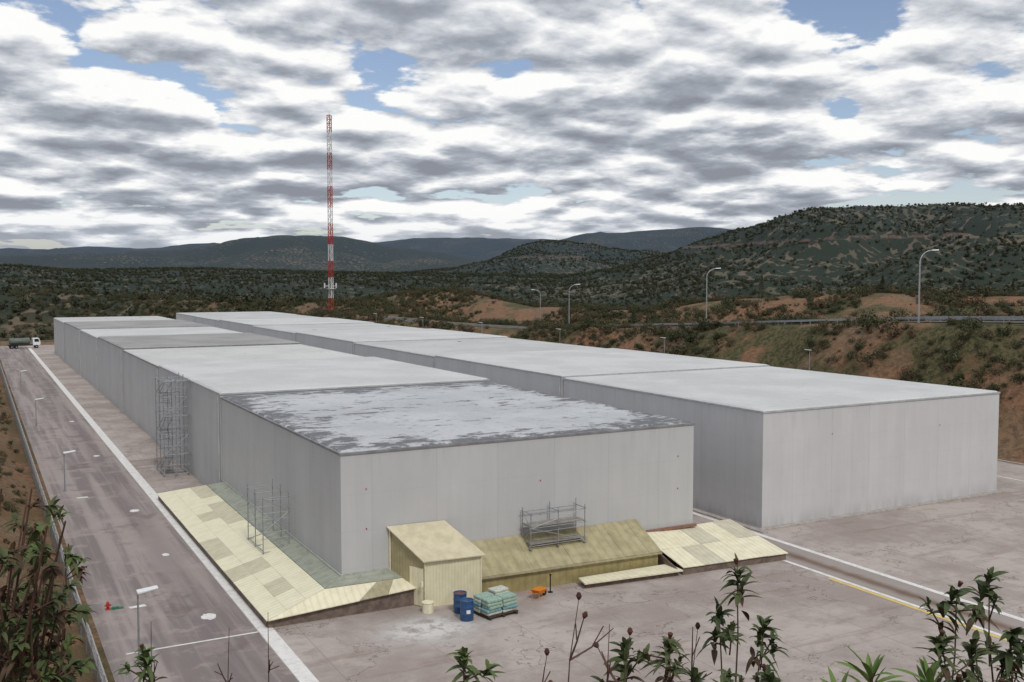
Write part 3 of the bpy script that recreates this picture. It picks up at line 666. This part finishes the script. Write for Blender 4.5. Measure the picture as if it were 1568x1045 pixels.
# ------------------------------------------------------------------ tanker truck
e=empty('tanker_truck',(9.0,338,0),.12); TK=simple('tank_steel',(.16,.19,.16),(.11,.13,.11),2,.5)
mb=MB(); n=20; L0,L1=.3,6.2
prof=[(L0,.3),(L0+.08,.9),(L0+.25,1.12),(L1-.25,1.12),(L1-.08,.9),(L1,.3)]
for x,rr_ in prof:
    for k in range(n): mb.v.append((x,rr_*1.05*math.cos(6.2832*k/n),2.25+rr_*.9*math.sin(6.2832*k/n)))
for i in range(len(prof)-1):
    for k in range(n): mb.f.append((i*n+k,(i+1)*n+k,(i+1)*n+(k+1)%n,i*n+(k+1)%n)); mb.mi.append(0)
mb.f.append(tuple(range(n))); mb.mi.append(0); mb.f.append(tuple((len(prof)-1)*n+k for k in range(n))[::-1]); mb.mi.append(0)
mb.obj('tank',[TK],e,smooth=True)
mb=MB(); mb.box(0,-1,.85,9.0,1,1.15); mb.box(1.5,-.3,3.25,5,.3,3.35); mb.tube((3.2,0,3.2),(3.2,0,3.5),.3,0,12); mb.obj('chassis',[BLK],e)
mb=MB(); o=len(mb.v)
sec=[(6.8,.9),(8.9,.9),(8.95,1.9),(8.5,3.1),(6.8,3.1)]
for s in(-1.15,1.15): mb.v+=[(x,s,z) for x,z in sec]
mb.f+= [(0,1,2,3,4),(9,8,7,6,5)]+[(i,5+i,5+(i+1)%5,(i+1)%5) for i in range(5)]; mb.mi+=[0]*7
c_=mb.obj('cab',[LAMPW],e); bevel(c_,.08)
mb=MB(); DG=simple('dark_glass',(.02,.025,.03),rough=.1,spec=.6)
mb.face([(8.93,-1,2.0),(8.93,1,2.0),(8.55,1,2.95),(8.55,-1,2.95)]); mb.v=[(x+.04,y,z) for x,y,z in mb.v]
mb.face([(7.2,-1.17,1.95),(8.6,-1.17,1.95),(8.35,-1.17,2.85),(7.2,-1.17,2.85)]); mb.obj('windows',[DG],e)
mb=MB()
for x in(.9,2.2,7.8):
    for s in(-1.15,.8): mb.tube((x,s,.5),(x,s+.35,.5),.5,0,20); mb.tube((x,s-.01,.5),(x,s+.36,.5),.2,1,12)
mb.obj('wheels',[BLK,GALV],e)

# ------------------------------------------------------------------ foreground plants
SPR=leafmat('glossy_leaves',[(.05,.08,.024),(.075,.115,.035),(.11,.15,.05)]); SPRD=leafmat('dark_leaves',[(.045,.065,.025),(.07,.095,.036),(.10,.11,.05)])
DED=simple('brown_old_leaves',(.12,.075,.045),(.07,.05,.03),12,.8)
BRG=leafmat('fresh_leaves',[(.11,.18,.045),(.15,.23,.06)]); TW=simple('reddish_twig',(.13,.07,.05),(.08,.05,.035),20,.8); POD=simple('dry_seed_pod',(.11,.04,.025),(.06,.03,.02),30,.8)
def leaf(mb,base,d,L,W,mi,droop=.3,rd=random):
    d=d.normalized(); up=Vector((0,0,1)); s=d.cross(up)
    if s.length<.1: s=Vector((1,0,0))
    s.normalize(); s=(Matrix.Rotation(rd.uniform(-.5,.5),3,d)@s); n=s.cross(d)
    N_=5; o=len(mb.v)
    for i in range(N_+1):
        t=i/N_; w=W*math.sin(math.pi*min(1,(t*.94+.06)))**.8*(1-.25*t)
        c=base+d*(L*t)-Vector((0,0,1))*droop*L*t*t
        mb.v+=[tuple(c-s*w+n*w*.35),tuple(c),tuple(c+s*w+n*w*.35)]
    for i in range(N_):
        a=o+i*3
        mb.f+=[(a,a+1,a+4,a+3),(a+1,a+2,a+5,a+4)]; mb.mi+=[mi,mi]
def whorl(mb,c,axis_,n,L,W,mi,rd,spread=1.0):
    axis_=axis_.normalized(); u=axis_.orthogonal().normalized(); w=axis_.cross(u)
    for i in range(n):
        a=i*2.4+rd.uniform(-.3,.3); el=rd.uniform(.15,1.2)*spread
        d=axis_*math.cos(el)+(u*math.cos(a)+w*math.sin(a))*math.sin(el)
        leaf(mb,c-axis_*rd.uniform(0,.06)*(L/.08),d,L*rd.uniform(.7,1.15),W*rd.uniform(.8,1.2),mi,rd.uniform(.2,.8),rd)
def sprig(F,R,z,rd,L=.095,W=.0145,n=20):
    mb=MB(); top=site(F,R,z); fx=rd.uniform(-.12,.12); ba=site(F+rd.uniform(-.1,.3),R+fx,0); ba.z=Hs(ba.x,ba.y)-.05
    pts=[]
    for k in range(7):
        t=k/6; p=ba.lerp(top,t)+Vector((math.sin(t*5+F*9)*.02,math.cos(t*4+R*7)*.02,0)); pts.append(p)
    pts[-1]=top
    mb.path(pts,[.008-.0009*k for k in range(7)],1,6)
    ax=(pts[-1]-pts[-2]).normalized()+Vector((rd.uniform(-.3,.3),rd.uniform(-.3,.3),0))
    whorl(mb,top,ax,n,L,W,0,rd,.95)
    whorl(mb,top-ax*.05,ax,12,L*1.15,W,0,rd,1.6)
    whorl(mb,top-ax*.11,ax,6,L*1.0,W,2,rd,2.2)
    for k in range(rd.randint(3,6)):
        t=rd.uniform(.5,.95); q=pts[0].lerp(top,t); d=Vector((rd.uniform(-1,1),rd.uniform(-1,1),.9)).normalized(); q2=q+d*rd.uniform(.06,.2)
        if q2.z>z-.05: q2.z=z-.05
        sc=rd.uniform(.6,.95)
        mb.tube(q,q2,.0035,1,5); whorl(mb,q2,d+Vector((0,0,.4)),rd.randint(9,15),L*sc,W*sc,0,rd)
    if rd.random()<.5:
        c=top+ax.normalized()*.02; mb.tube(c,c+ax.normalized()*.022,.006,3,7,.011)
    return mb
rd=random.Random(3)
spots=[(4,.92,19.82,SPRD),(4.1,.87,19.60,SPRD),(3.9,.63,19.55,SPRD),(4.0,.46,19.50,SPRD),(3.8,.71,19.45,SPRD),(4.2,1.09,19.52,SPRD),(4,1.05,19.38,SPRD),(4,1.82,19.73,SPRD),(4.1,2.0,19.75,SPRD),(3.9,1.72,19.56,SPRD),(4,1.9,19.50,SPRD),(4,2.06,19.55,SPRD),(3.8,1.88,19.40,SPRD),(4.1,2.15,19.44,SPRD),(4,-.2,19.46,SPR),(3.8,-.13,19.37,SPR),(4.6,-1.74,19.24,SPR),(3.9,.15,19.33,SPRD),(3.8,1.75,19.42,SPRD),(3.9,1.98,19.36,SPRD),(3.9,.85,19.36,SPRD),(3.8,1.63,19.38,SPRD),(3.8,.56,19.36,SPRD)]
for F,R,z,mt in spots: sprig(F,R,z,rd).obj('leafy_shrub',[mt,TW,DED,POD])
for F,R,z in((3.3,1.22,19.67),(3.3,1.42,19.63),(3.2,1.08,19.63)):
    mb=MB(); c=site(F,R,z); ba=Vector((c.x,c.y,Hs(c.x,c.y)-.05)); mb.tube(ba,c,.012,1,6,.006)
    for k in range(14):
        a=rd.uniform(0,6.28); el=rd.uniform(.2,1.2); leaf(mb,c-Vector((0,0,rd.uniform(0,.08))),Vector((math.cos(a)*math.sin(el),math.sin(a)*math.sin(el),math.cos(el))),rd.uniform(.11,.18),.013,0,.25,rd)
    mb.obj('oleander_plant',[BRG,TW])
# dry branches with seed pods
def dry(F,R,z,rd,pods=True,name='dry_shrub'):
    mb=MB(); top=site(F,R,z); ba=site(F+.1,R-.1,0); ba.z=Hs(ba.x,ba.y)-.05
    def pod(q,d):
        c=q+d*.012; mb.tube(c-d*.014,c,.005,1,8,.012); mb.tube(c,c+d*.014,.012,1,8,.006)
    n=6; pts=[ba.lerp(top,k/n)+Vector((rd.uniform(-.03,.03),rd.uniform(-.03,.03),0))*(0<k<n) for k in range(n+1)]
    mb.path(pts,[.008-.0011*k for k in range(n+1)],0,6)
    if pods: pod(top,Vector((0,0,1)))
    for k in range(2,n):
        for s in range(2):
            d=Vector((rd.uniform(-1,1),rd.uniform(-1,1),rd.uniform(.3,1.0))).normalized(); L=rd.uniform(.08,.22); p=pts[k]
            if p.z+d.z*L>z: L*=.4
            m1=p+d*L*.5; e1=p+d*L+Vector((0,0,L*.12)); mb.path([p,m1,e1],[.0045,.0035,.002],0,5)
            d2=(d+Vector((rd.uniform(-1,1),rd.uniform(-1,1),.2))).normalized(); e2=m1+d2*L*.5; mb.tube(m1,e2,.0025,0,5)
            if pods and rd.random()<.35: pod(e1,d)
    return mb.obj(name,[TW,POD])
for F,R,z,pd in((3.8,.26,19.76,True),(3.8,.46,19.62,True),(3.8,.38,19.66,False),(3.9,.14,19.5,True),(5,-1.25,19.30,False),(5,-1.45,19.22,False),(5,-1.85,19.25,False),(4.2,.8,19.5,True)): dry(F,R,z,rd,pd)
# left shrub with drooping leaves
mb=MB()
for k in range(48):
    F=rd.uniform(5.4,7.2); u=rd.uniform(.445,.56); R=-F*u; z=21-F*(rd.uniform(.21,.40) if u>.475 else rd.uniform(.24,.42))
    top=site(F,R,z); ba=site(6.4,-3.5,0); ba.z=Hs(ba.x,ba.y)-.05
    mid=ba.lerp(top,.55)+Vector((rd.uniform(-.2,.2),rd.uniform(-.2,.2),.1))
    mb.path([ba,mid,top],[.02,.012,.005],1,6)
    for q in range(5):
        t=rd.uniform(.2,1); c=mid.lerp(top,t); d=(Vector((rd.uniform(-1,1),rd.uniform(-1,1),rd.uniform(-.2,1)))).normalized(); c2=c+d*rd.uniform(.05,.2)
        mb.tube(c,c2,.005,1,5); whorl(mb,c2,d,10,.10,.02,rd.choice([0,0,0,2,2,3]),rd,1.2)
mb.obj('arbutus_shrub',[SPRD,TW,SPR,DED])

# ------------------------------------------------------------------ light, sky, camera
sun_dir=Vector((-.03,-.62,.76)).normalized()  # towards the sun
el=math.asin(sun_dir.z); 
sd=bpy.data.lights.new('sun','SUN'); sd.energy=1.6; sd.angle=math.radians(10); sd.color=(1,.96,.89)
so=bpy.data.objects.new('sun',sd); root.objects.link(so); so.rotation_euler=sun_dir.to_track_quat('Z','Y').to_euler()
w=bpy.data.worlds.new('World'); scene.world=w; w.use_nodes=True; g=G(w.node_tree)
bg=w.node_tree.nodes['Background']
sky=g.add('ShaderNodeTexSky',sky_type='NISHITA',sun_disc=False); sky.sun_elevation=el; sky.sun_rotation=math.atan2(sun_dir.x,sun_dir.y)
sky.altitude=400
tc=g.add('ShaderNodeTexCoord'); dx,dy,dz=g.sep(tc.outputs['Generated'])
def dens(off):
    z=g.m('ADD',g.m('MAXIMUM',dz,0.0),.15+off)
    p=g.comb(g.m('DIVIDE',dx,z),g.m('DIVIDE',dy,z),5.3)
    wc=g.noise(p,2.1,4,.6,col=True)
    wn=g.add('ShaderNodeVectorMath',operation='MULTIPLY_ADD'); g.l.new(wc,wn.inputs[0]); wn.inputs[1].default_value=(.6,.6,0); g.l.new(p,wn.inputs[2])
    v=g.add('ShaderNodeTexVoronoi',voronoi_dimensions='2D',feature='F1'); v.inputs['Scale'].default_value=3.1
    g.l.new(wn.outputs[0],v.inputs['Vector'])
    a=g.noise(p,.95,2,.5); b_=g.noise(p,4.6,7,.60)
    return g.m('ADD',g.m('ADD',g.m('MULTIPLY',a,.48),g.m('MULTIPLY',g.m('SUBTRACT',1.0,v.outputs['Distance']),.22)),g.m('MULTIPLY',b_,.28)),a
n1,big=dens(0.0); n2,_=dens(.013)
relief=g.m('MULTIPLY',g.m('SUBTRACT',n1,n2),6.4)
thick=g.ramp(n1,.43,.62)
sh=g.m('ADD',g.m('ADD',.77,relief),g.m('MULTIPLY',thick,-.34))
sh=g.m('ADD',sh,g.ramp(big,.40,.66,.06,-.10))
sh=g.ramp(sh,-.05,1.06,0,1,False)
cr=g.add('ShaderNodeValToRGB'); g.l.new(sh,cr.inputs[0]); el_=cr.color_ramp.elements
el_[0].position=0; el_[0].color=(.25,.27,.31,1); el_[1].position=1; el_[1].color=(.94,.94,.93,1)
x_=el_.new(.35); x_.color=(.36,.39,.44,1); x_=el_.new(.65); x_.color=(.59,.615,.66,1)
mask=g.ramp(n1,.385,.42)
skyc=g.mix(1.0,sky.outputs[0],(.115,.105,.105),'MULTIPLY')
hzf=g.ramp(dz,.0,.08,.45,0)
cc=g.mix(hzf,cr.outputs[0],(.56,.61,.68))
g.put(bg.inputs['Color'],g.mix(g.m('MAXIMUM',mask,g.m('MULTIPLY',hzf,1.8)),skyc,cc)); bg.inputs['Strength'].default_value=1.05
cam=bpy.data.cameras.new('camera'); cam.lens=34.97; cam.sensor_width=36; cam.clip_end=40000; cam.clip_start=.1
co_=bpy.data.objects.new('camera',cam); root.objects.link(co_); co_.location=(0,0,EYE)
co_.rotation_euler=(math.radians(90-3.53),0,math.radians(-28.45)); scene.camera=co_
scene.view_settings.view_transform='Standard'; scene.view_settings.look='None'; scene.view_settings.exposure=0
